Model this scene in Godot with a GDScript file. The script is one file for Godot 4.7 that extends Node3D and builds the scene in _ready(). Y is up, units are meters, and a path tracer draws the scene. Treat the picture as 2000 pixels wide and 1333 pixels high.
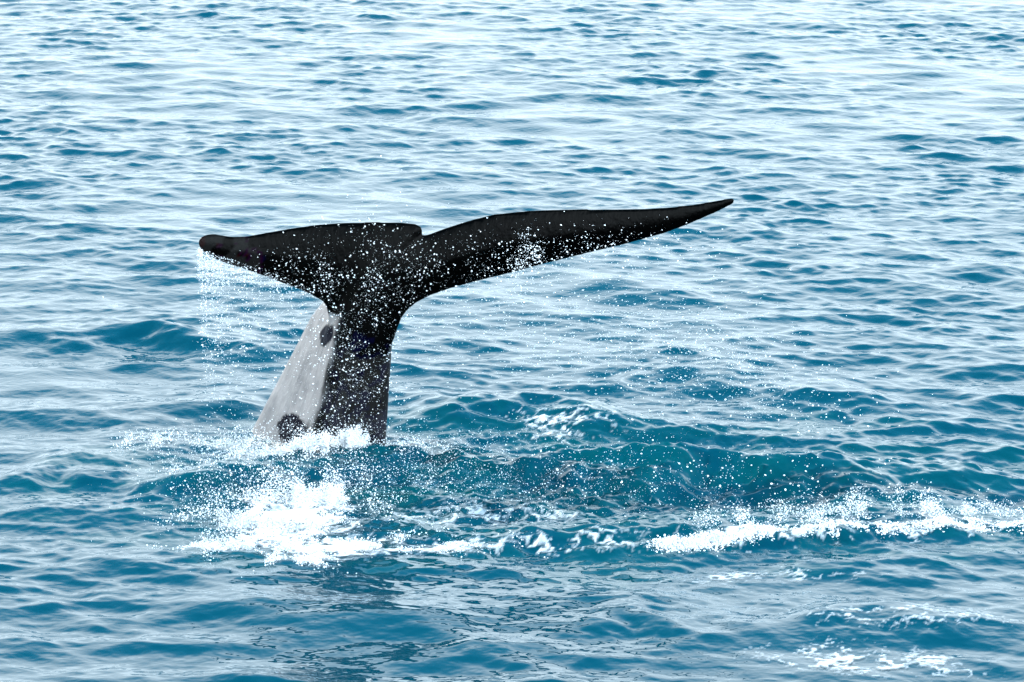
extends Node3D

# ---------------------------------------------------------------- helpers
var rng := RandomNumberGenerator.new()
var tile_a: PackedVector3Array
var tile_b: PackedVector3Array
const N_A := 256
const L_A := 31.0
const N_B := 512
const L_B := 13.0
var gust := FastNoiseLite.new()
var churn := FastNoiseLite.new()
var clump := FastNoiseLite.new()
var lace := FastNoiseLite.new()
var re := PackedFloat32Array()
var im := PackedFloat32Array()


var taken := {}


func numbered(called: String) -> String:
	var n: int = taken.get(called, 0)
	taken[called] = n + 1
	return called if n == 0 else "%s_%03d" % [called, n]


func tag(o: Node, label: String, category := "", group := "", kind := "") -> void:
	o.set_meta("label", label)
	if category: o.set_meta("category", category)
	if group: o.set_meta("group", group)
	if kind: o.set_meta("kind", kind)


# ---------------------------------------------------------------- ocean spectrum
func fft_2d(n: int) -> void:
	var bits := int(round(log(n) / log(2.0)))
	var rev := PackedInt32Array()
	rev.resize(n)
	for i in n:
		var r := 0
		for b in bits:
			if i & (1 << b): r |= 1 << (bits - 1 - b)
		rev[i] = r
	var cs := PackedFloat32Array()
	var sn := PackedFloat32Array()
	for i in n / 2:
		cs.append(cos(TAU * i / n))
		sn.append(sin(TAU * i / n))
	var lr := PackedFloat32Array()
	var li := PackedFloat32Array()
	lr.resize(n)
	li.resize(n)
	for axis in 2:
		var step := 1 if axis == 0 else n
		var jump := n if axis == 0 else 1
		for line in n:
			var base := line * jump
			var any := false
			for i in n:
				var q := base + rev[i] * step
				var a := re[q]
				var b := im[q]
				if a != 0.0 or b != 0.0: any = true
				lr[i] = a
				li[i] = b
			if not any: continue
			var half := 1
			while half < n:
				var skip := n / (half * 2)
				for s in half:
					var wr := cs[s * skip]
					var wi := sn[s * skip]
					var k := s
					while k < n:
						var m := k + half
						var tr := wr * lr[m] - wi * li[m]
						var ti := wr * li[m] + wi * lr[m]
						lr[m] = lr[k] - tr
						li[m] = li[k] - ti
						lr[k] += tr
						li[k] += ti
						k += half * 2
				half *= 2
			for i in n:
				re[base + i * step] = lr[i]
				im[base + i * step] = li[i]


# amplitudes of the waves between two wavelengths, hermitian, as [real, imaginary]
func spectrum(n: int, size: float, longest: float, shortest: float, wind: float, spread: float, peak: float, seed_: int) -> Array:
	rng.seed = seed_
	var hr := PackedFloat32Array()
	var hi := PackedFloat32Array()
	hr.resize(n * n)
	hi.resize(n * n)
	var half := n / 2
	for j in n:
		var kz := TAU / size * (j if j < half else j - n)
		for i in n:
			var kx := TAU / size * (i if i < half else i - n)
			var k := sqrt(kx * kx + kz * kz)
			if k < TAU / longest or k > TAU / shortest: continue
			var along := cos(atan2(kz, kx) - wind)
			var dir := pow(absf(along), spread) + 0.06
			var kp := TAU / peak
			var p := pow(k, -4.0) * exp(-1.0 * pow(kp / k, 2.0)) * dir
			var amp := sqrt(p)
			var jj := (n - j) % n
			var ii := (n - i) % n
			var a := rng.randfn() * amp
			var b := rng.randfn() * amp
			hr[j * n + i] += a
			hi[j * n + i] += b
			hr[jj * n + ii] += a
			hi[jj * n + ii] -= b
	return [hr, hi]


# a repeating tile of (sideways x, height, sideways z) with a given rms slope
func wave_tile(n: int, size: float, longest: float, shortest: float, wind: float, spread: float, peak: float, slope: float, seed_: int) -> PackedVector3Array:
	var h := spectrum(n, size, longest, shortest, wind, spread, peak, seed_)
	var hr: PackedFloat32Array = h[0]
	var hi: PackedFloat32Array = h[1]
	var half := n / 2
	var total := 0.0
	re = PackedFloat32Array()
	im = PackedFloat32Array()
	re.resize(n * n)
	im.resize(n * n)
	for j in n:
		var kz := TAU / size * (j if j < half else j - n)
		for i in n:
			var q := j * n + i
			if hr[q] == 0.0 and hi[q] == 0.0: continue
			var kx := TAU / size * (i if i < half else i - n)
			var k := sqrt(kx * kx + kz * kz)
			total += (hr[q] * hr[q] + hi[q] * hi[q]) * k * k
			re[q] = hr[q] * (1.0 + kx / k)
			im[q] = hi[q] * (1.0 + kx / k)
	fft_2d(n)
	var out := PackedVector3Array()
	out.resize(n * n)
	var scale := slope / sqrt(total)
	for q in n * n:
		out[q] = Vector3(im[q], re[q], 0)
	re.fill(0.0)
	im.fill(0.0)
	for j in n:
		var kz := TAU / size * (j if j < half else j - n)
		for i in n:
			var q := j * n + i
			if hr[q] == 0.0 and hi[q] == 0.0: continue
			var kx := TAU / size * (i if i < half else i - n)
			var k := sqrt(kx * kx + kz * kz)
			re[q] = hi[q] * kz / k
			im[q] = -hr[q] * kz / k
	fft_2d(n)
	for q in n * n:
		var o := out[q]
		out[q] = Vector3(-o.x * 0.9, o.y, -re[q] * 0.9) * scale
	return out


func ripple_normals(n: int, size: float, longest: float, shortest: float, wind: float, spread: float, slope: float, seed_: int) -> ImageTexture:
	var h := spectrum(n, size, longest, shortest, wind, spread, longest, seed_)
	var hr: PackedFloat32Array = h[0]
	var hi: PackedFloat32Array = h[1]
	var half := n / 2
	var total := 0.0
	re = PackedFloat32Array()
	im = PackedFloat32Array()
	re.resize(n * n)
	im.resize(n * n)
	for j in n:
		var kz := TAU / size * (j if j < half else j - n)
		for i in n:
			var q := j * n + i
			if hr[q] == 0.0 and hi[q] == 0.0: continue
			var kx := TAU / size * (i if i < half else i - n)
			total += (hr[q] * hr[q] + hi[q] * hi[q]) * (kx * kx + kz * kz)
			re[q] = -hi[q] * kx - hr[q] * kz
			im[q] = hr[q] * kx - hi[q] * kz
	fft_2d(n)
	var scale := slope / sqrt(total)
	var bytes := PackedByteArray()
	bytes.resize(n * n * 3)
	for q in n * n:
		var v := Vector3(-re[q] * scale, im[q] * scale, 1.0).normalized()
		bytes[q * 3] = int(clampf(v.x * 127.5 + 127.5, 0, 255))
		bytes[q * 3 + 1] = int(clampf(v.y * 127.5 + 127.5, 0, 255))
		bytes[q * 3 + 2] = int(clampf(v.z * 127.5 + 127.5, 0, 255))
	return ImageTexture.create_from_image(Image.create_from_data(n, n, false, Image.FORMAT_RGB8, bytes))


func tile_at(tile: PackedVector3Array, n: int, u: float, v: float) -> Vector3:
	var fi := floorf(u)
	var fj := floorf(v)
	var i0 := int(fi) & (n - 1)
	var j0 := (int(fj) & (n - 1)) * n
	var i1 := (i0 + 1) & (n - 1)
	var j1 := ((int(fj) + 1) & (n - 1)) * n
	var a := u - fi
	return tile[j0 + i0].lerp(tile[j0 + i1], a).lerp(tile[j1 + i0].lerp(tile[j1 + i1], a), v - fj)


# swells that the whale raised: crest points (x, z), height, width of the face, width of the back
var swells := [
	[[-0.9, 1.05, 0.5, 1.42, 2.0, 1.35, 3.0, 1.6, 3.8, 2.3], 0.31, 0.62, 0.75],
	[[-1.3, -1.5, -0.35, -1.85, 0.55, -1.6, 1.2, -0.6], 0.2, 0.6, 0.7],
	[[0.6, -3.2, 2.0, -3.5, 3.2, -2.7, 4.4, -1.5], 0.14, 0.6, 1.0],
	[[-6.6, -5.2, -4.5, -6.1, -3.9, -5.7, -2.4, -4.8], 0.15, 0.6, 1.0],
	[[3.1, 0.9, 4.0, 1.3, 4.7, 1.9], 0.17, 0.6, 0.8],
	[[-2.7, 1.0, -2.0, 0.9, -1.6, 0.65, -1.0, 0.75, -0.4, 1.1], 0.17, 0.6, 0.45],
	[[-3.3, 2.4, -2.9, 1.7, -2.3, 1.2], 0.24, 0.5, 0.7],
	[[-0.2, 4.0, 1.6, 3.85, 3.3, 3.5, 5.4, 3.3], 0.14, 0.45, 0.9],
	[[2.2, 7.0, 2.8, 6.3, 3.4, 6.5, 4.2, 7.0], 0.13, 0.5, 0.6],
	[[0.5, 6.9, 1.05, 6.5, 1.6, 7.0], 0.11, 0.45, 0.5],
	[[-6.2, -2.2, -4.1, -1.3, -3.3, -1.9, -2.4, -1.9], 0.11, 0.6, 0.9],
	[[-5.2, 1.8, -4.4, 0.9, -3.6, 1.5], 0.12, 0.5, 0.6],
]


func swell_height(x0: float, z0: float) -> float:
	var x := x0 + 0.35 * gust.get_noise_2d(x0 * 5.0 + 90.0, z0 * 5.0)
	var z := z0 + 0.45 * gust.get_noise_2d(x0 * 5.0, z0 * 5.0 + 50.0)
	var y := 0.0
	for s in swells:
		var p: Array = s[0]
		var best := 1e9
		var ahead := 0.0
		var run := 0.0
		for i in range(0, p.size() - 2, 2):
			var ax: float = p[i]
			var az: float = p[i + 1]
			var dx: float = p[i + 2] - ax
			var dz: float = p[i + 3] - az
			var t := clampf(((x - ax) * dx + (z - az) * dz) / (dx * dx + dz * dz), 0.0, 1.0)
			var ex := x - ax - dx * t
			var ez := z - az - dz * t
			var d := ex * ex + ez * ez
			if d < best:
				best = d
				ahead = ez
				run = (i / 2 + t) / (p.size() / 2 - 1)
		var w: float = lerpf(s[3], s[2], smoothstep(-0.15, 0.15, ahead))
		var q := best / (w * w)
		if q < 6.0:
			var tall: float = s[1] * (0.35 + 0.65 * smoothstep(0.0, 0.3, run) * smoothstep(1.0, 0.7, run))
			y += tall * (exp(-q * 1.6) - 0.25 * exp(-q * 0.45) * lerpf(0.3, 1.0, smoothstep(-0.2, 0.2, ahead)))
	return y


func near_whale(x: float, z: float) -> float:
	var a := Vector2((x - 0.6) / 4.2, (z - 1.6) / 2.8).length_squared()
	return exp(-a)


# where the resting point (x, z) of the water is
func water(x: float, z: float) -> Vector3:
	var u := (x * 0.956 + z * 0.292) * (N_A / L_A)
	var v := (-x * 0.292 + z * 0.956) * (N_A / L_A)
	var a := tile_at(tile_a, N_A, u, v)
	var g := 0.90 + 1.1 * gust.get_noise_2d(x, z * 0.6)
	var p := Vector3(x + a.x * 0.956 - a.z * 0.292, a.y, z + a.x * 0.292 + a.z * 0.956)
	# the slick over the diving whale is smoother
	g *= 1.0 - 0.45 * exp(-Vector2((x + 0.9) / 2.2, (z - 6.6) / 2.0).length_squared())
	u = (x * 0.921 - z * 0.391) * (N_B / L_B)
	v = (x * 0.391 + z * 0.921) * (N_B / L_B)
	a = tile_at(tile_b, N_B, u, v) * g
	p += Vector3(a.x * 0.921 + a.z * 0.391, a.y, -a.x * 0.391 + a.z * 0.921)
	if x > -9.0 and x < 8.0 and z > -9.0 and z < 11.0:
		p.y += swell_height(x, z)
		var m := near_whale(x, z)
		if m > 0.03:
			p.y += m * (churn.get_noise_2d(x, z) * 0.06 + churn.get_noise_2d(x * 2.2 + 40, z * 3.0) * 0.05 + churn.get_noise_2d(x * 5.0, z * 7.0 + 30) * 0.016)
	return p


func surface_y(x: float, z: float) -> float:
	return water(x, z).y


# ---------------------------------------------------------------- sea
func spaced(from: float, to: float, first: Callable) -> PackedFloat32Array:
	var out := PackedFloat32Array()
	var t := from
	while t < to:
		out.append(t)
		t += first.call(t)
	out.append(to)
	return out


func build_sea(mat: Material) -> void:
	var xs := spaced(-4000.0, 4000.0, func(x: float) -> float:
		var far := maxf(0.0, absf(x + 0.022) - 14.0)
		return 0.045 + far * 0.22)
	# steps by distance from the place of the boat
	var zs := spaced(-30.0, 4400.0, func(d: float) -> float:
		if d < 23.0: return 0.035 + (23.0 - d) * 0.25
		if d < 92.0: return 0.031 * pow(d / 27.0, 1.12)
		return 0.21 + (d - 92.0) * 0.2)
	var nx := xs.size()
	var nz := zs.size()
	var pos := PackedVector3Array()
	var nor := PackedVector3Array()
	var uv := PackedVector2Array()
	pos.resize(nx * nz)
	nor.resize(nx * nz)
	uv.resize(nx * nz)
	var col := PackedColorArray()
	col.resize(nx * nz)
	col.fill(Color(0.0, 0.034, 0.054))
	for j in nz:
		var z := 35.6 - zs[j]
		for i in nx:
			var x := xs[i]
			var q := j * nx + i
			if absf(x) < 30.0 and z > -85.0 and z < 20.0:
				pos[q] = water(x, z)
				var m := near_whale(x, z)
				if m > 0.03: col[q] = Color(0.0, 0.034, 0.054).lerp(Color(0.001, 0.043, 0.055), m * clampf(0.5 + 1.3 * churn.get_noise_2d(x * 0.5 + 9.0, z * 0.8), 0.0, 1.0))
			else:
				pos[q] = Vector3(x, 0, z)
			uv[q] = Vector2(x, z) / 3.7
	for j in nz:
		var up := maxi(j - 1, 0) * nx
		var down := mini(j + 1, nz - 1) * nx
		for i in nx:
			var dx := pos[j * nx + mini(i + 1, nx - 1)] - pos[j * nx + maxi(i - 1, 0)]
			var dz := pos[up + i] - pos[down + i]
			nor[j * nx + i] = dz.cross(dx).normalized()
	if nor[0].y < 0.0: print("sea normals point down")
	for q in nor.size():
		if nor[q].y < 0.0: nor[q] = -nor[q]
	var index := PackedInt32Array()
	index.resize((nx - 1) * (nz - 1) * 6)
	var w := 0
	for j in nz - 1:
		for i in nx - 1:
			var a := j * nx + i
			index[w] = a
			index[w + 1] = a + nx
			index[w + 2] = a + 1
			index[w + 3] = a + 1
			index[w + 4] = a + nx
			index[w + 5] = a + nx + 1
			w += 6
	var arrays := []
	arrays.resize(Mesh.ARRAY_MAX)
	arrays[Mesh.ARRAY_VERTEX] = pos
	arrays[Mesh.ARRAY_NORMAL] = nor
	arrays[Mesh.ARRAY_TEX_UV] = uv
	arrays[Mesh.ARRAY_COLOR] = col
	arrays[Mesh.ARRAY_INDEX] = index
	var me := ArrayMesh.new()
	me.add_surface_from_arrays(Mesh.PRIMITIVE_TRIANGLES, arrays)
	me.surface_set_material(0, mat)
	var o := MeshInstance3D.new()
	o.name = "sea"
	o.mesh = me
	tag(o, "rippled teal sea reflecting a pale bright sky", "", "", "structure")
	add_child(o, true)


# ---------------------------------------------------------------- whale
var fluke_outline := PackedFloat32Array([-1.814, 1.237, -1.848, 1.413, -1.939, 1.579, -2.093, 1.672, -2.298, 1.767, -2.501, 1.859, -2.727, 1.96, -2.901, 2.032, -3.039, 2.102, -3.136, 2.19, -3.164, 2.268, -3.136, 2.32, -3.08, 2.345, -3.003, 2.347, -2.934, 2.324, -2.835, 2.303, -2.694, 2.296, -2.491, 2.322, -2.235, 2.358, -1.977, 2.387, -1.667, 2.403, -1.355, 2.405, -1.121, 2.396, -0.981, 2.377, -0.924, 2.344, -0.914, 2.3, -0.93, 2.257, -0.862, 2.261, -0.679, 2.328, -0.418, 2.408, -0.183, 2.462, 0.105, 2.487, 0.419, 2.494, 0.735, 2.49, 1.052, 2.48, 1.37, 2.475, 1.636, 2.482, 1.902, 2.505, 2.143, 2.539, 2.277, 2.556, 2.315, 2.538, 2.289, 2.495, 2.118, 2.415, 1.852, 2.305, 1.586, 2.211, 1.161, 2.106, 0.738, 2.017, 0.316, 1.921, 0.0, 1.843, -0.315, 1.77, -0.631, 1.691, -0.841, 1.62, -0.972, 1.552, -1.067, 1.477, -1.136, 1.391, -1.18, 1.29, -1.235, 1.16, -1.34, 0.98, -1.502, 0.85, -1.7, 1.0])


func fluke_bend(x: float, y: float) -> float:
	var u := x + 1.45
	return (0.15 * u * u if u < 0.0 else -0.10 * u - 0.02 * u * u) + 0.12 * (y - 1.5)


func outline_distance(x: float, y: float) -> float:
	var n := fluke_outline.size() / 2
	var best := 1e9
	var inside := false
	var ax := fluke_outline[n * 2 - 2]
	var ay := fluke_outline[n * 2 - 1]
	for i in n:
		var bx := fluke_outline[i * 2]
		var by := fluke_outline[i * 2 + 1]
		var dx := bx - ax
		var dy := by - ay
		var t := clampf(((x - ax) * dx + (y - ay) * dy) / (dx * dx + dy * dy), 0.0, 1.0)
		var ex := x - ax - dx * t
		var ey := y - ay - dy * t
		best = minf(best, ex * ex + ey * ey)
		if (ay > y) != (by > y) and x < ax + dx * (y - ay) / dy: inside = not inside
		ax = bx
		ay = by
	return -sqrt(best) if inside else sqrt(best)


# the four corners (x, z) of the tail stock at a height: keel, right, back, left
func stock(y: float) -> Array:
	var f := Vector2(-2.028 + 0.198 * y, 0.28)
	var r := Vector2(-1.255 + 0.075 * y, -0.22)
	var l := Vector2(-2.86 + 0.53 * y, -1.0 + 0.16 * y)
	var b := Vector2(lerpf(l.x, r.x, 0.6), lerpf(-1.55, -0.7, clampf(y / 1.6, -1.0, 1.0)))
	var s := smoothstep(1.25, 2.4, y) * 0.8
	var c := Vector2(-1.40, fluke_bend(-1.4, y))
	return [f.lerp(c, s), r.lerp(c, s), b.lerp(c, s), l.lerp(c, s)]


func smax(a: float, b: float, k: float) -> float:
	var h := maxf(k - absf(a - b), 0.0) / k
	return maxf(a, b) + h * h * k * 0.25


func build_whale(mat: Material) -> void:
	var c := 0.028
	var x0 := -3.26
	var y0 := -0.9
	var w0 := -1.75
	var nx := int(5.68 / c)
	var ny := int(3.55 / c)
	var nw := int(2.4 / c)
	var field := PackedFloat32Array()
	field.resize(nx * ny * nw)
	field.fill(1.0)
	var low := PackedInt32Array()
	var high := PackedInt32Array()
	low.resize(nx * ny)
	high.resize(nx * ny)
	var flat_k := int((-0.36 - w0) / c)
	var flat_k1 := int((0.36 - w0) / c)
	for j in ny:
		var y := y0 + j * c
		var corner := stock(y)
		var nrm := []
		for e in 4:
			var d: Vector2 = corner[(e + 1) % 4] - corner[e]
			var nn := Vector2(d.y, -d.x).normalized()
			var mid: Vector2 = (corner[0] + corner[2]) * 0.5
			if nn.dot(mid - corner[e]) > 0.0: nn = -nn
			nrm.append(nn)
		var n0: Vector2 = nrm[0]
		var n1: Vector2 = nrm[1]
		var n2: Vector2 = nrm[2]
		var n3: Vector2 = nrm[3]
		var o0: float = n0.dot(corner[0])
		var o1: float = n1.dot(corner[1])
		var o2: float = n2.dot(corner[2])
		var o3: float = n3.dot(corner[3])
		for i in nx:
			var x := x0 + i * c
			var q := j * nx + i
			var d := outline_distance(x, y) if y > 0.85 else 1.0
			var near_stock := x < -0.9 and x > -3.1 and y < 2.32
			if d > 0.35 and not near_stock:
				low[q] = 1
				high[q] = 0
				continue
			var k0 := 0 if near_stock else flat_k
			var k1 := nw - 1 if near_stock else flat_k1
			low[q] = k0
			high[q] = k1
			var bend := fluke_bend(x, y)
			var most := lerpf(0.17, 0.04, clampf(absf(x + 1.45) / (1.8 if x < -1.45 else 3.4), 0.0, 1.0))
			var thick := most * (1.0 - exp(d / (most * 1.6 + 0.03))) if d < 0.0 else 0.0
			for k in range(k0, k1 + 1):
				var w := w0 + k * c
				var f: float
				if d < 0.0:
					f = maxf((absf(w) - thick) * 0.85, -0.2) - 0.012
				else:
					f = sqrt(d * d + w * w) - 0.012
				if near_stock:
					var z := w + bend
					var s := smax(smax(n0.x * x + n0.y * z - o0, n1.x * x + n1.y * z - o1, 0.22), smax(n2.x * x + n2.y * z - o2, n3.x * x + n3.y * z - o3, 0.3), 0.12)
					s = smax(s, y - 2.12, 0.3)
					var h := maxf(0.16 - absf(f - s), 0.0) / 0.16
					f = minf(f, s) - h * h * 0.04
				field[(q * nw) + k] = f
	# surface nets
	var cell := {}
	var pts := PackedVector3Array()
	var offs := PackedInt32Array([0, 1, nw, nw + 1, nx * nw, nx * nw + 1, nx * nw + nw, nx * nw + nw + 1])
	for j in ny - 1:
		for i in nx - 1:
			var q := j * nx + i
			var k0 := mini(mini(low[q], low[q + 1]), mini(low[q + nx], low[q + nx + 1]))
			var k1 := maxi(maxi(high[q], high[q + 1]), maxi(high[q + nx], high[q + nx + 1]))
			if k1 < 1: continue
			for k in range(k0, mini(k1, nw - 2) + 1):
				var b := q * nw + k
				var s0 := field[b] < 0.0
				if s0 == (field[b + 1] < 0.0) and s0 == (field[b + nw] < 0.0) and s0 == (field[b + nw + 1] < 0.0) and s0 == (field[b + offs[4]] < 0.0) and s0 == (field[b + offs[5]] < 0.0) and s0 == (field[b + offs[6]] < 0.0) and s0 == (field[b + offs[7]] < 0.0):
					continue
				var sum := Vector3.ZERO
				var count := 0
				for e in 8:
					for bit in 3:
						if e & (1 << bit): continue
						var e2 := e | (1 << bit)
						var fa := field[b + offs[e]]
						var fb := field[b + offs[e2]]
						if (fa < 0.0) == (fb < 0.0): continue
						var t := fa / (fa - fb)
						var p := Vector3((e >> 1) & 1, (e >> 2) & 1, e & 1)
						if bit == 0: p.z += t
						elif bit == 1: p.x += t
						else: p.y += t
						sum += p
						count += 1
				cell[b] = pts.size()
				pts.append(sum / count)
				var g := pts[-1]
				var px := x0 + (i + g.x) * c
				var py := y0 + (j + g.y) * c
				pts[-1] = Vector3(px, py, w0 + (k + g.z) * c + fluke_bend(px, py))
	var st := SurfaceTool.new()
	st.begin(Mesh.PRIMITIVE_TRIANGLES)
	var mottle := FastNoiseLite.new()
	mottle.seed = 5
	mottle.frequency = 3.0
	mottle.fractal_octaves = 4
	for p in pts:
		st.set_color(skin(p, mottle))
		st.add_vertex(p)
	for b: int in cell:
		var f0 := field[b] < 0.0
		for axis in 3:
			var fwd: int = [1, nw, nx * nw][axis]
			var s1: int = [nw, nx * nw, 1][axis]
			var s2: int = [nx * nw, 1, nw][axis]
			if f0 == (field[b + fwd] < 0.0): continue
			if not (cell.has(b - s1) and cell.has(b - s2) and cell.has(b - s1 - s2)): continue
			var v0: int = cell[b]
			var v1: int = cell[b - s1]
			var v2: int = cell[b - s1 - s2]
			var v3: int = cell[b - s2]
			var order := [v0, v1, v2, v0, v2, v3] if not f0 else [v0, v2, v1, v0, v3, v2]
			for v in order: st.add_index(v)
	st.generate_normals()
	st.set_material(mat)
	var o := MeshInstance3D.new()
	o.name = "whale"
	o.mesh = st.commit()
	var arr := o.mesh.surface_get_arrays(0)
	var score := 0.0
	for i in range(0, pts.size(), 50):
		score += (arr[Mesh.ARRAY_NORMAL][i] as Vector3).z * signf(pts[i].z - fluke_bend(pts[i].x, pts[i].y))
	tag(o, "dark whale diving, only its wet tail stock and broad flukes above the sea", "whale")
	add_child(o, true)


func skin(p: Vector3, mottle: FastNoiseLite) -> Color:
	var m := mottle.get_noise_3dv(p)
	var dark := Color(0.0018, 0.0018, 0.0021).lerp(Color(0.003, 0.003, 0.0034), clampf(0.5 + m, 0, 1))
	# brownish wear at the tip of the left fluke
	var tip := smoothstep(-2.3, -3.1, p.x) * smoothstep(1.7, 2.0, p.y)
	dark = dark.lerp(Color(0.008, 0.007, 0.007), tip * clampf(0.6 + m * 1.5, 0, 1))
	if p.y > 1.9 or p.z > fluke_bend(p.x, p.y) - 0.02 and p.y > 1.45: return dark
	var corner := stock(p.y)
	var f: Vector2 = corner[0]
	var l: Vector2 = corner[3]
	var along := (l - f).normalized()
	var at := (Vector2(p.x, p.z) - f).dot(along)
	var out := absf((Vector2(p.x, p.z) - f).dot(Vector2(-along.y, along.x)))
	var stripe := mottle.get_noise_3d(p.x * 1.2 + at * 4.0, p.y * 0.35 + 9.0, 3.0)
	var edge := at - 0.05 - 0.25 * smoothstep(0.6, -0.2, p.y) + stripe * 0.10
	var pale := smoothstep(-0.07, 0.14, edge + m * 0.14)
	var rr: Vector2 = corner[1] - f
	var side := absf((Vector2(p.x, p.z) - f).dot(Vector2(-rr.y, rr.x).normalized()))
	if f.distance_to(l) < at - 0.35: pale = 0.0
	pale *= smoothstep(-0.03, 0.06, side - out)
	var light := Color(0.185, 0.183, 0.186).lerp(Color(0.11, 0.11, 0.115), clampf(0.3 + stripe * 0.4 + m * 0.9, 0, 1))
	dark = dark.lerp(Color(0.010, 0.010, 0.013), smoothstep(1.5, 0.2, p.y) * clampf(0.7 + m, 0, 1))
	var col := dark.lerp(light, pale)
	# two dark patches on the pale flank
	var s1 := Vector2((at - 0.32) / 0.19, (p.y - 1.2 + (at - 0.34) * 0.2) / 0.13).length() + m * 0.4
	var s2 := Vector2((at - 0.60) / 0.30, (p.y - 0.15) / 0.17).length() + m * 0.45
	col = col.lerp(Color(0.003, 0.003, 0.004), smoothstep(1.05, 0.92, minf(s1, s2)))
	return col


# ---------------------------------------------------------------- spray and foam
func bead(radial: int, rings: int) -> SphereMesh:
	var s := SphereMesh.new()
	s.radius = 1.0
	s.height = 2.0
	s.radial_segments = radial
	s.rings = rings
	return s


func scatter(called: String, label: String, category: String, me: Mesh, mat: Material, places: PackedVector3Array, sizes: PackedFloat32Array, stretch := 0.5) -> void:
	var mm := MultiMesh.new()
	mm.transform_format = MultiMesh.TRANSFORM_3D
	mm.mesh = me
	mm.instance_count = places.size()
	for i in places.size():
		var b := Basis.from_euler(Vector3(rng.randf() * TAU, rng.randf() * TAU, rng.randf() * TAU))
		var s := sizes[i]
		b = b * Basis.from_scale(Vector3(s * (1.0 + rng.randf() * stretch), s, s * (1.0 - rng.randf() * stretch * 0.5)))
		mm.set_instance_transform(i, Transform3D(b, places[i]))
	var o := MultiMeshInstance3D.new()
	o.name = numbered(called)
	o.multimesh = mm
	o.material_override = mat
	tag(o, label, category, "", "stuff")
	add_child(o, true)


# drops round a list of [x, y, z, spread x, spread y, spread z, how many]; y counts from the water when on_water
func cloud(spots: Array, smallest: float, largest: float, on_water: bool, clumpy: float) -> Array:
	var at := PackedVector3Array()
	var size := PackedFloat32Array()
	for s in spots:
		var made := 0
		var tries := 0
		while made < int(s[6]) and tries < int(s[6]) * 8:
			tries += 1
			var p := Vector3(s[0] + rng.randfn() * s[3], 0, s[2] + rng.randfn() * s[5])
			if on_water:
				p.y = absf(rng.randfn()) * s[4] + s[1]
			else:
				p.y = s[1] + rng.randfn() * s[4]
			if clumpy > 0.0 and clump.get_noise_3dv(p * Vector3(1, 1, 0.6)) < (rng.randf() - 0.5) * 0.5 + clumpy - 0.3: continue
			if on_water: p.y += surface_y(p.x, p.z)
			at.append(p)
			size.append(smallest * pow(largest / smallest, pow(rng.randf(), 2.2)))
			made += 1
	return [at, size]


# white water lying on the sea: patches are [x, z, half length, half width, turn, strength]
func foam_sheet(called: String, label: String, patches: Array, mat: Material, step: float, coarse: float, holes: float) -> void:
	var lo := Vector2(1e9, 1e9)
	var hi := -lo
	for p in patches:
		var r := maxf(p[2], p[3]) * 1.5
		lo = lo.min(Vector2(p[0] - r, p[1] - r))
		hi = hi.max(Vector2(p[0] + r, p[1] + r))
	var nx := int((hi.x - lo.x) / step) + 1
	var nz := int((hi.y - lo.y) / (step * 1.6)) + 1
	var amount := PackedFloat32Array()
	amount.resize(nx * nz)
	for j in nz:
		for i in nx:
			var x := lo.x + i * step
			var z := lo.y + j * step * 1.6
			var m := 0.0
			for p in patches:
				var ca := cos(p[4])
				var sa := sin(p[4])
				var dx: float = x - p[0]
				var dz: float = z - p[1]
				var q := Vector2((dx * ca + dz * sa) / p[2], (-dx * sa + dz * ca) / p[3]).length()
				m = maxf(m, p[5] * clampf(1.4 - q, 0.0, 1.0) * (0.9 + 0.5 * gust.get_noise_2d(x * 9.0, z * 9.0)))
			if m <= 0.0: continue
			var ridged := 1.0 - 2.2 * absf(lace.get_noise_2d(x * coarse, z * coarse))
			var fine := lace.get_noise_2d(x * 3.1 * coarse + 70, z * 3.1 * coarse)
			amount[j * nx + i] = clampf((m * (1.0 + holes) - 1.0 + ridged * 0.75 + (0.35 - 1.6 * absf(fine)) * (0.5 + holes) - holes * 0.3) * 1.25, 0.0, 0.8)
	var used := PackedInt32Array()
	used.resize(nx * nz)
	used.fill(-1)
	var pos := PackedVector3Array()
	var nor := PackedVector3Array()
	var col := PackedColorArray()
	var index := PackedInt32Array()
	for j in nz - 1:
		for i in nx - 1:
			var q := j * nx + i
			if amount[q] + amount[q + 1] + amount[q + nx] + amount[q + nx + 1] < 0.02: continue
			for v in [q, q + 1, q + nx, q + nx + 1]:
				if used[v] >= 0: continue
				used[v] = pos.size()
				var x: float = lo.x + (v % nx) * step
				var z: float = lo.y + (v / nx) * step * 1.6
				pos.append(water(x, z) + Vector3(0, 0.010 + amount[v] * 0.008, 0))
				nor.append(Vector3.UP)
				col.append(Color(1, 1, 1, amount[v]))
			index.append_array(PackedInt32Array([used[q], used[q + nx], used[q + 1], used[q + 1], used[q + nx], used[q + nx + 1]]))
	if index.is_empty(): return
	var arrays := []
	arrays.resize(Mesh.ARRAY_MAX)
	arrays[Mesh.ARRAY_VERTEX] = pos
	arrays[Mesh.ARRAY_NORMAL] = nor
	arrays[Mesh.ARRAY_COLOR] = col
	arrays[Mesh.ARRAY_INDEX] = index
	var me := ArrayMesh.new()
	me.add_surface_from_arrays(Mesh.PRIMITIVE_TRIANGLES, arrays)
	var st := SurfaceTool.new()
	st.create_from(me, 0)
	st.generate_normals()
	st.set_material(mat)
	var o := MeshInstance3D.new()
	o.name = numbered(called)
	o.mesh = st.commit()
	tag(o, label, "foam", "", "stuff")
	add_child(o, true)


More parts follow.
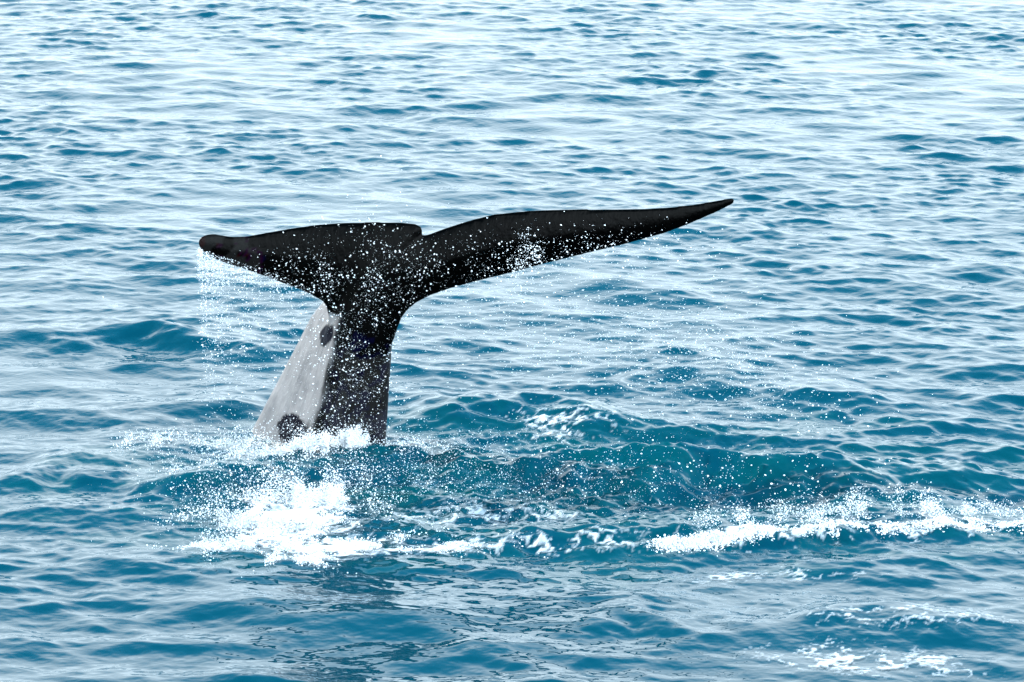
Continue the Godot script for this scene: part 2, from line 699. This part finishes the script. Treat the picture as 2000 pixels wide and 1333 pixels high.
# pale haze low in the sky, deeper blue above, brighter round the sun
func hazy_sky(to_sun: Vector3) -> ImageTexture:
	var h := 128
	var img := Image.create(h * 2, h, false, Image.FORMAT_RGBF)
	for j in h:
		var el := PI / 2 - (j + 0.5) / h * PI
		for i in h * 2:
			var az := ((i + 0.5) / (h * 2) - 0.5) * TAU
			var dir := Vector3(sin(az) * cos(el), sin(el), -cos(az) * cos(el))
			var near := dir.dot(to_sun) * 0.5 + 0.5
			var haze := 1.0 / (1.0 + exp((rad_to_deg(el) - 26.5) / 3.5))
			var glow := 0.26 + 2.0 * pow(near, 4.0)
			var c := Color(0.015, 0.17, 0.33).lerp(Color(0.06, 0.42, 0.68), 1.0 - sin(maxf(el, 0.0)))
			c = c * (0.7 + 0.5 * near)
			c = c.lerp(Color(2.2, 2.64, 2.92) * glow, haze)
			c += Color(1.0, 0.95, 0.85) * 0.9 * pow(maxf(dir.dot(to_sun), 0.0), 8.0)
			img.set_pixel(i, j, c)
	return ImageTexture.create_from_image(img)


func plain(color: Color, rough: float) -> StandardMaterial3D:
	var m := StandardMaterial3D.new()
	m.albedo_color = color.linear_to_srgb()
	m.roughness = rough
	return m


func _ready() -> void:
	var t0 := Time.get_ticks_msec()
	# ------------------------------------------------ camera, sky, sun, exposure
	var cam := Camera3D.new()
	cam.name = "camera"
	cam.fov = 11.04
	cam.far = 9000.0
	cam.near = 0.1
	cam.position = Vector3(0, 8.2, 35.6)
	cam.rotation_degrees = Vector3(-11.2, 0, 0)
	add_child(cam)
	cam.current = true
	var to_sun := Vector3(-0.66, 0.52, -0.54).normalized()
	var sky := PanoramaSkyMaterial.new()
	sky.panorama = hazy_sky(to_sun)
	var env := Environment.new()
	env.background_mode = Environment.BG_SKY
	env.sky = Sky.new()
	env.sky.sky_material = sky
	env.background_energy_multiplier = 1.0
	env.tonemap_mode = Environment.TONE_MAPPER_LINEAR
	env.tonemap_exposure = 2.9
	env.sdfgi_enabled = true
	env.ssao_enabled = true
	env.ssil_enabled = true
	var we := WorldEnvironment.new()
	we.name = "environment"
	we.environment = env
	add_child(we)
	var sun := DirectionalLight3D.new()
	sun.name = "sun"
	sun.light_color = Color(1.0, 0.98, 0.95)
	sun.light_energy = 1.2
	sun.light_angular_distance = 0.5
	sun.shadow_enabled = true
	add_child(sun)
	sun.look_at_from_position(to_sun * 100.0, Vector3.ZERO)

	# ------------------------------------------------ noises and waves
	gust.seed = 3
	gust.frequency = 0.12
	churn.seed = 8
	churn.frequency = 1.3
	churn.fractal_octaves = 3
	clump.seed = 21
	clump.frequency = 2.4
	clump.fractal_octaves = 3
	lace.seed = 33
	lace.frequency = 1.0
	lace.fractal_octaves = 4
	tile_a = wave_tile(N_A, L_A, 16.0, 0.9, PI / 2 + 0.30 - 0.296, 2.5, 2.4, 0.08, 11)
	tile_b = wave_tile(N_B, L_B, 0.9, 0.15, PI / 2 + 0.25 + 0.4, 2.2, 1.6, 0.128, 12)
	var ripples := ripple_normals(256, 3.7, 0.2, 0.045, PI / 2 + 0.2, 1.0, 0.03, 13)

	var water_mat := plain(Color.WHITE, 0.03)
	water_mat.vertex_color_use_as_albedo = true
	water_mat.metallic_specular = 0.36
	water_mat.normal_enabled = true
	water_mat.normal_texture = ripples
	build_sea(water_mat)

	# ------------------------------------------------ whale
	var skin_mat := StandardMaterial3D.new()
	skin_mat.vertex_color_use_as_albedo = true
	skin_mat.roughness = 0.34
	skin_mat.metallic_specular = 0.11
	var bumps := FastNoiseLite.new()
	bumps.seed = 4
	bumps.frequency = 0.03
	bumps.fractal_octaves = 4
	var bt := NoiseTexture2D.new()
	bt.width = 512
	bt.height = 512
	bt.seamless = true
	bt.noise = bumps
	skin_mat.heightmap_enabled = true
	skin_mat.heightmap_texture = bt
	skin_mat.heightmap_scale = 0.8
	skin_mat.uv1_triplanar = true
	skin_mat.uv1_scale = Vector3(0.9, 0.6, 0.9)
	build_whale(skin_mat)

	# ------------------------------------------------ foam, splash and spray
	var foam_mat := StandardMaterial3D.new()
	foam_mat.albedo_color = Color(0.84, 0.86, 0.88)
	foam_mat.vertex_color_use_as_albedo = true
	foam_mat.transparency = BaseMaterial3D.TRANSPARENCY_ALPHA
	foam_mat.roughness = 0.7
	foam_sheet("foam_patch", "broad sheet of white foam in front of the whale's tail", [[-2.05, 3.0, 0.6, 1.3, 0.1, 0.95], [-1.7, 4.0, 0.9, 0.45, 0.0, 0.85], [-0.7, 4.0, 0.8, 0.25, 0.0, 0.7]], foam_mat, 0.018, 1.5, 0.4)
	foam_sheet("foam_patch", "lacy scraps of foam floating near the lower right corner", [[2.9, 7.75, 1.0, 0.5, 0.2, 0.53], [2.2, 5.0, 1.0, 0.3, 0.0, 0.40], [3.4, 6.6, 1.0, 0.4, 0.0, 0.42]], foam_mat, 0.014, 1.7, 0.6)
	foam_sheet("foam_patch", "streaks of foam between the big splash and the breaking crest", [[0.6, 4.0, 1.2, 0.3, 0.0, 0.42], [-0.3, 2.9, 1.2, 0.6, 0.1, 0.42], [2.4, 3.85, 1.0, 0.3, -0.12, 0.55], [4.0, 3.5, 1.2, 0.3, -0.1, 0.55]], foam_mat, 0.016, 1.6, 0.6)
	foam_sheet("foam_patch", "thin foam on the wave to the right of the tail stock", [[0.5, -0.9, 0.8, 0.7, 0.2, 0.42], [-0.75, 0.2, 0.35, 0.3, 0.2, 0.6]], foam_mat, 0.016, 1.7, 0.6)

	var white := plain(Color(0.60, 0.63, 0.66), 0.5)
	white.backlight_enabled = true
	white.backlight = Color(0.4, 0.4, 0.4)
	var clear := StandardMaterial3D.new()
	clear.albedo_color = Color(0.97, 0.99, 1.0, 0.0)
	clear.roughness = 0.03
	clear.refraction_enabled = true
	clear.refraction_scale = 0.033
	var fleck := bead(6, 3)
	var drop := bead(10, 6)
	rng.seed = 77
	var c := cloud([[-2.15, -0.05, 2.7, 0.26, 0.10, 0.5, 17000], [-1.85, -0.05, 2.1, 0.2, 0.11, 0.3, 8000], [-2.5, -0.04, 3.0, 0.3, 0.06, 0.22, 8000], [-2.2, -0.04, 4.0, 0.36, 0.04, 0.28, 14000], [-1.5, -0.04, 3.8, 0.4, 0.04, 0.15, 8000], [-0.8, -0.03, 4.0, 0.4, 0.035, 0.10, 4500], [-2.75, -0.02, 4.0, 0.22, 0.03, 0.12, 3500], [-1.9, -0.02, 4.6, 0.22, 0.025, 0.1, 3000], [-2.1, 0.02, 2.6, 0.5, 0.2, 0.6, 4500]], 0.0014, 0.009, true, 0.5)
	scatter("splash", "large white splash bursting in front of the whale's tail", "splash", fleck, white, c[0], c[1])
	var line := []
	var crest := [1.35, 4.1, 1.75, 4.05, 2.38, 3.8, 3.33, 3.7, 4.08, 3.45, 5.2, 3.5]
	for i in 90:
		var t := i / 89.0 * 4.999
		var k := int(t) * 2
		line.append([lerpf(crest[k], crest[k + 2], fposmod(t, 1.0)) + rng.randfn() * 0.05, -0.03, lerpf(crest[k + 1], crest[k + 3], fposmod(t, 1.0)) + rng.randfn() * 0.03 + 0.12 * gust.get_noise_1d(i * 6.0 + 400.0), 0.05, 0.016 + 0.014 * pow(clampf(0.4 + 1.5 * gust.get_noise_1d(i * 3.0), 0.0, 1.05), 2.0), 0.05, 700])
	c = cloud(line, 0.002, 0.012, true, 0.12)
	scatter("foam_crest", "long white breaking crest along the right side of the water", "foam", fleck, white, c[0], c[1])
	c = cloud([[3.9, 0.03, 3.1, 0.5, 0.08, 0.12, 3200], [2.4, 0.03, 3.7, 0.4, 0.07, 0.1, 1600], [3.4, 0.05, 2.9, 0.5, 0.08, 0.2, 1800]], 0.0016, 0.008, true, 0.4)
	scatter("spray", "fine spray thrown up above the right end of the breaking crest", "spray", fleck, white, c[0], c[1])
	c = cloud([[-2.12, -0.02, 0.75, 0.16, 0.05, 0.1, 4500], [-1.9, 0.0, 0.6, 0.14, 0.06, 0.08, 6000], [-1.68, 0.0, 0.5, 0.09, 0.07, 0.07, 4500], [-2.5, 0.0, 0.3, 0.25, 0.06, 0.2, 1800], [-1.1, 0.0, 0.5, 0.2, 0.05, 0.15, 1200]], 0.0018, 0.010, true, 0.3)
	scatter("splash", "white curl of water breaking against the foot of the tail stock", "splash", fleck, white, c[0], c[1])
	c = cloud([[-3.85, -0.02, -0.1, 0.15, 0.06, 0.15, 900], [-3.3, -0.02, -0.3, 0.35, 0.05, 0.15, 1300], [-2.8, -0.02, -0.4, 0.2, 0.05, 0.15, 900], [-3.2, -0.02, 0.9, 0.25, 0.04, 0.3, 700]], 0.0018, 0.009, true, 0.35)
	scatter("splash", "low line of white water left of the tail stock", "splash", fleck, white, c[0], c[1])
	c = cloud([[-1.6, 0.05, 1.4, 0.8, 0.2, 0.7, 3800], [-0.4, 0.05, 1.9, 0.9, 0.15, 0.8, 2600], [-2.7, 0.05, 2.2, 0.4, 0.15, 0.9, 2200], [-2.6, 0.05, 0.6, 0.5, 0.15, 0.4, 1500], [0.9, 0.05, 2.4, 0.8, 0.15, 0.6, 1200]], 0.0011, 0.0058, true, 0.25)
	scatter("spray", "cloud of small white drops over the churned dark water", "spray", fleck, white, c[0], c[1])
	c = cloud([[1.2, 0.2, 2.4, 0.8, 0.2, 0.4, 240], [2.4, 0.2, 2.4, 0.6, 0.2, 0.4, 200], [3.0, 0.3, 0.6, 0.6, 0.2, 0.5, 160]], 0.0016, 0.010, true, 0.25)
	scatter("spray", "larger drops falling before the smooth blue wave at right", "spray", drop, white, c[0], c[1])
	# drops in the air before the tail
	var at := PackedVector3Array()
	var size := PackedFloat32Array()
	for s in [[-1.5, 1.75, 0.45, 0.5, 4200], [-1.6, 0.8, 0.22, 0.55, 3000], [-2.0, 2.05, 0.4, 0.12, 700], [-0.3, 2.05, 0.8, 0.16, 1500], [0.9, 2.2, 0.7, 0.14, 1200], [0.15, 2.15, 0.13, 0.14, 1000], [-2.1, 0.2, 0.3, 0.15, 900]]:
		for i in int(s[4]):
			var x: float = s[0] + rng.randfn() * s[2]
			var y: float = s[1] + rng.randfn() * s[3]
			if clump.get_noise_3d(x * 1.5, y * 1.5, 4.0) < rng.randf() * 0.9 - 0.6: continue
			at.append(Vector3(x, y, fluke_bend(x, y) + 0.22 + 0.35 + absf(rng.randfn()) * 0.3))
			size.append(0.0011 * pow(8.0, pow(rng.randf(), 3.3)))
	scatter("spray", "white drops flying in front of the dark flukes and tail stock", "spray", fleck, white, at, size)
	at = PackedVector3Array()
	size = PackedFloat32Array()
	for i in 130:
		var t := pow(rng.randf(), 1.5)
		if rng.randf() < 0.7: t = floorf(t * 16.0) / 16.0 + 0.012 * rng.randfn()
		t = clampf(t, 0.0, 1.0)
		var x := -3.15 + t * 1.1
		var sway := rng.randf() * TAU
		var top := 2.2 - t * 0.46
		var drops := 12 + int(pow(rng.randf(), 2.0) * 130 * (1.1 - t))
		var long := (0.15 + 1.9 * pow(rng.randf(), 1.5)) * (1.1 - 0.5 * t)
		for k in drops:
			var y := top - pow(rng.randf(), 1.6) * long
			at.append(Vector3(x + (top - y) * 0.05 + 0.02 * sin(y * 7.0 + sway) + rng.randfn() * (0.008 + (top - y) * 0.03), y, fluke_bend(x, top) + rng.randfn() * 0.05))
			size.append(0.0013 * pow(5.0, pow(rng.randf(), 2.2)))
	scatter("falling_water", "thin curtain of water draining from the left fluke's front edge", "water drops", fleck, white, at, size, 1.0)
	at = PackedVector3Array()
	size = PackedFloat32Array()
	for i in 2800:
		var t := rng.randf()
		var x := lerpf(-0.7, 2.6, t) + rng.randfn() * 0.35
		var y := lerpf(1.75, 0.9, t) + rng.randfn() * 0.4 - 0.15
		if y > 1.72 + (x + 0.4) * 0.24: continue
		at.append(Vector3(x, y, fluke_bend(x, 2.0) + rng.randfn() * 0.4))
		size.append(0.0025 * pow(3.5, pow(rng.randf(), 2.0)))
	scatter("spray", "clear drops drifting down below the right fluke", "spray", drop, clear, at, size)
	c = cloud([[1.3, 0.9, -1.5, 0.5, 0.35, 0.8, 600], [2.2, 0.6, -1.5, 0.5, 0.3, 0.8, 800], [2.9, 0.3, -1.5, 0.5, 0.25, 0.8, 600]], 0.0012, 0.0075, false, 0.4)
	scatter("spray", "trail of white drops falling over the sea to the right of the tail", "spray", fleck, white, c[0], c[1])
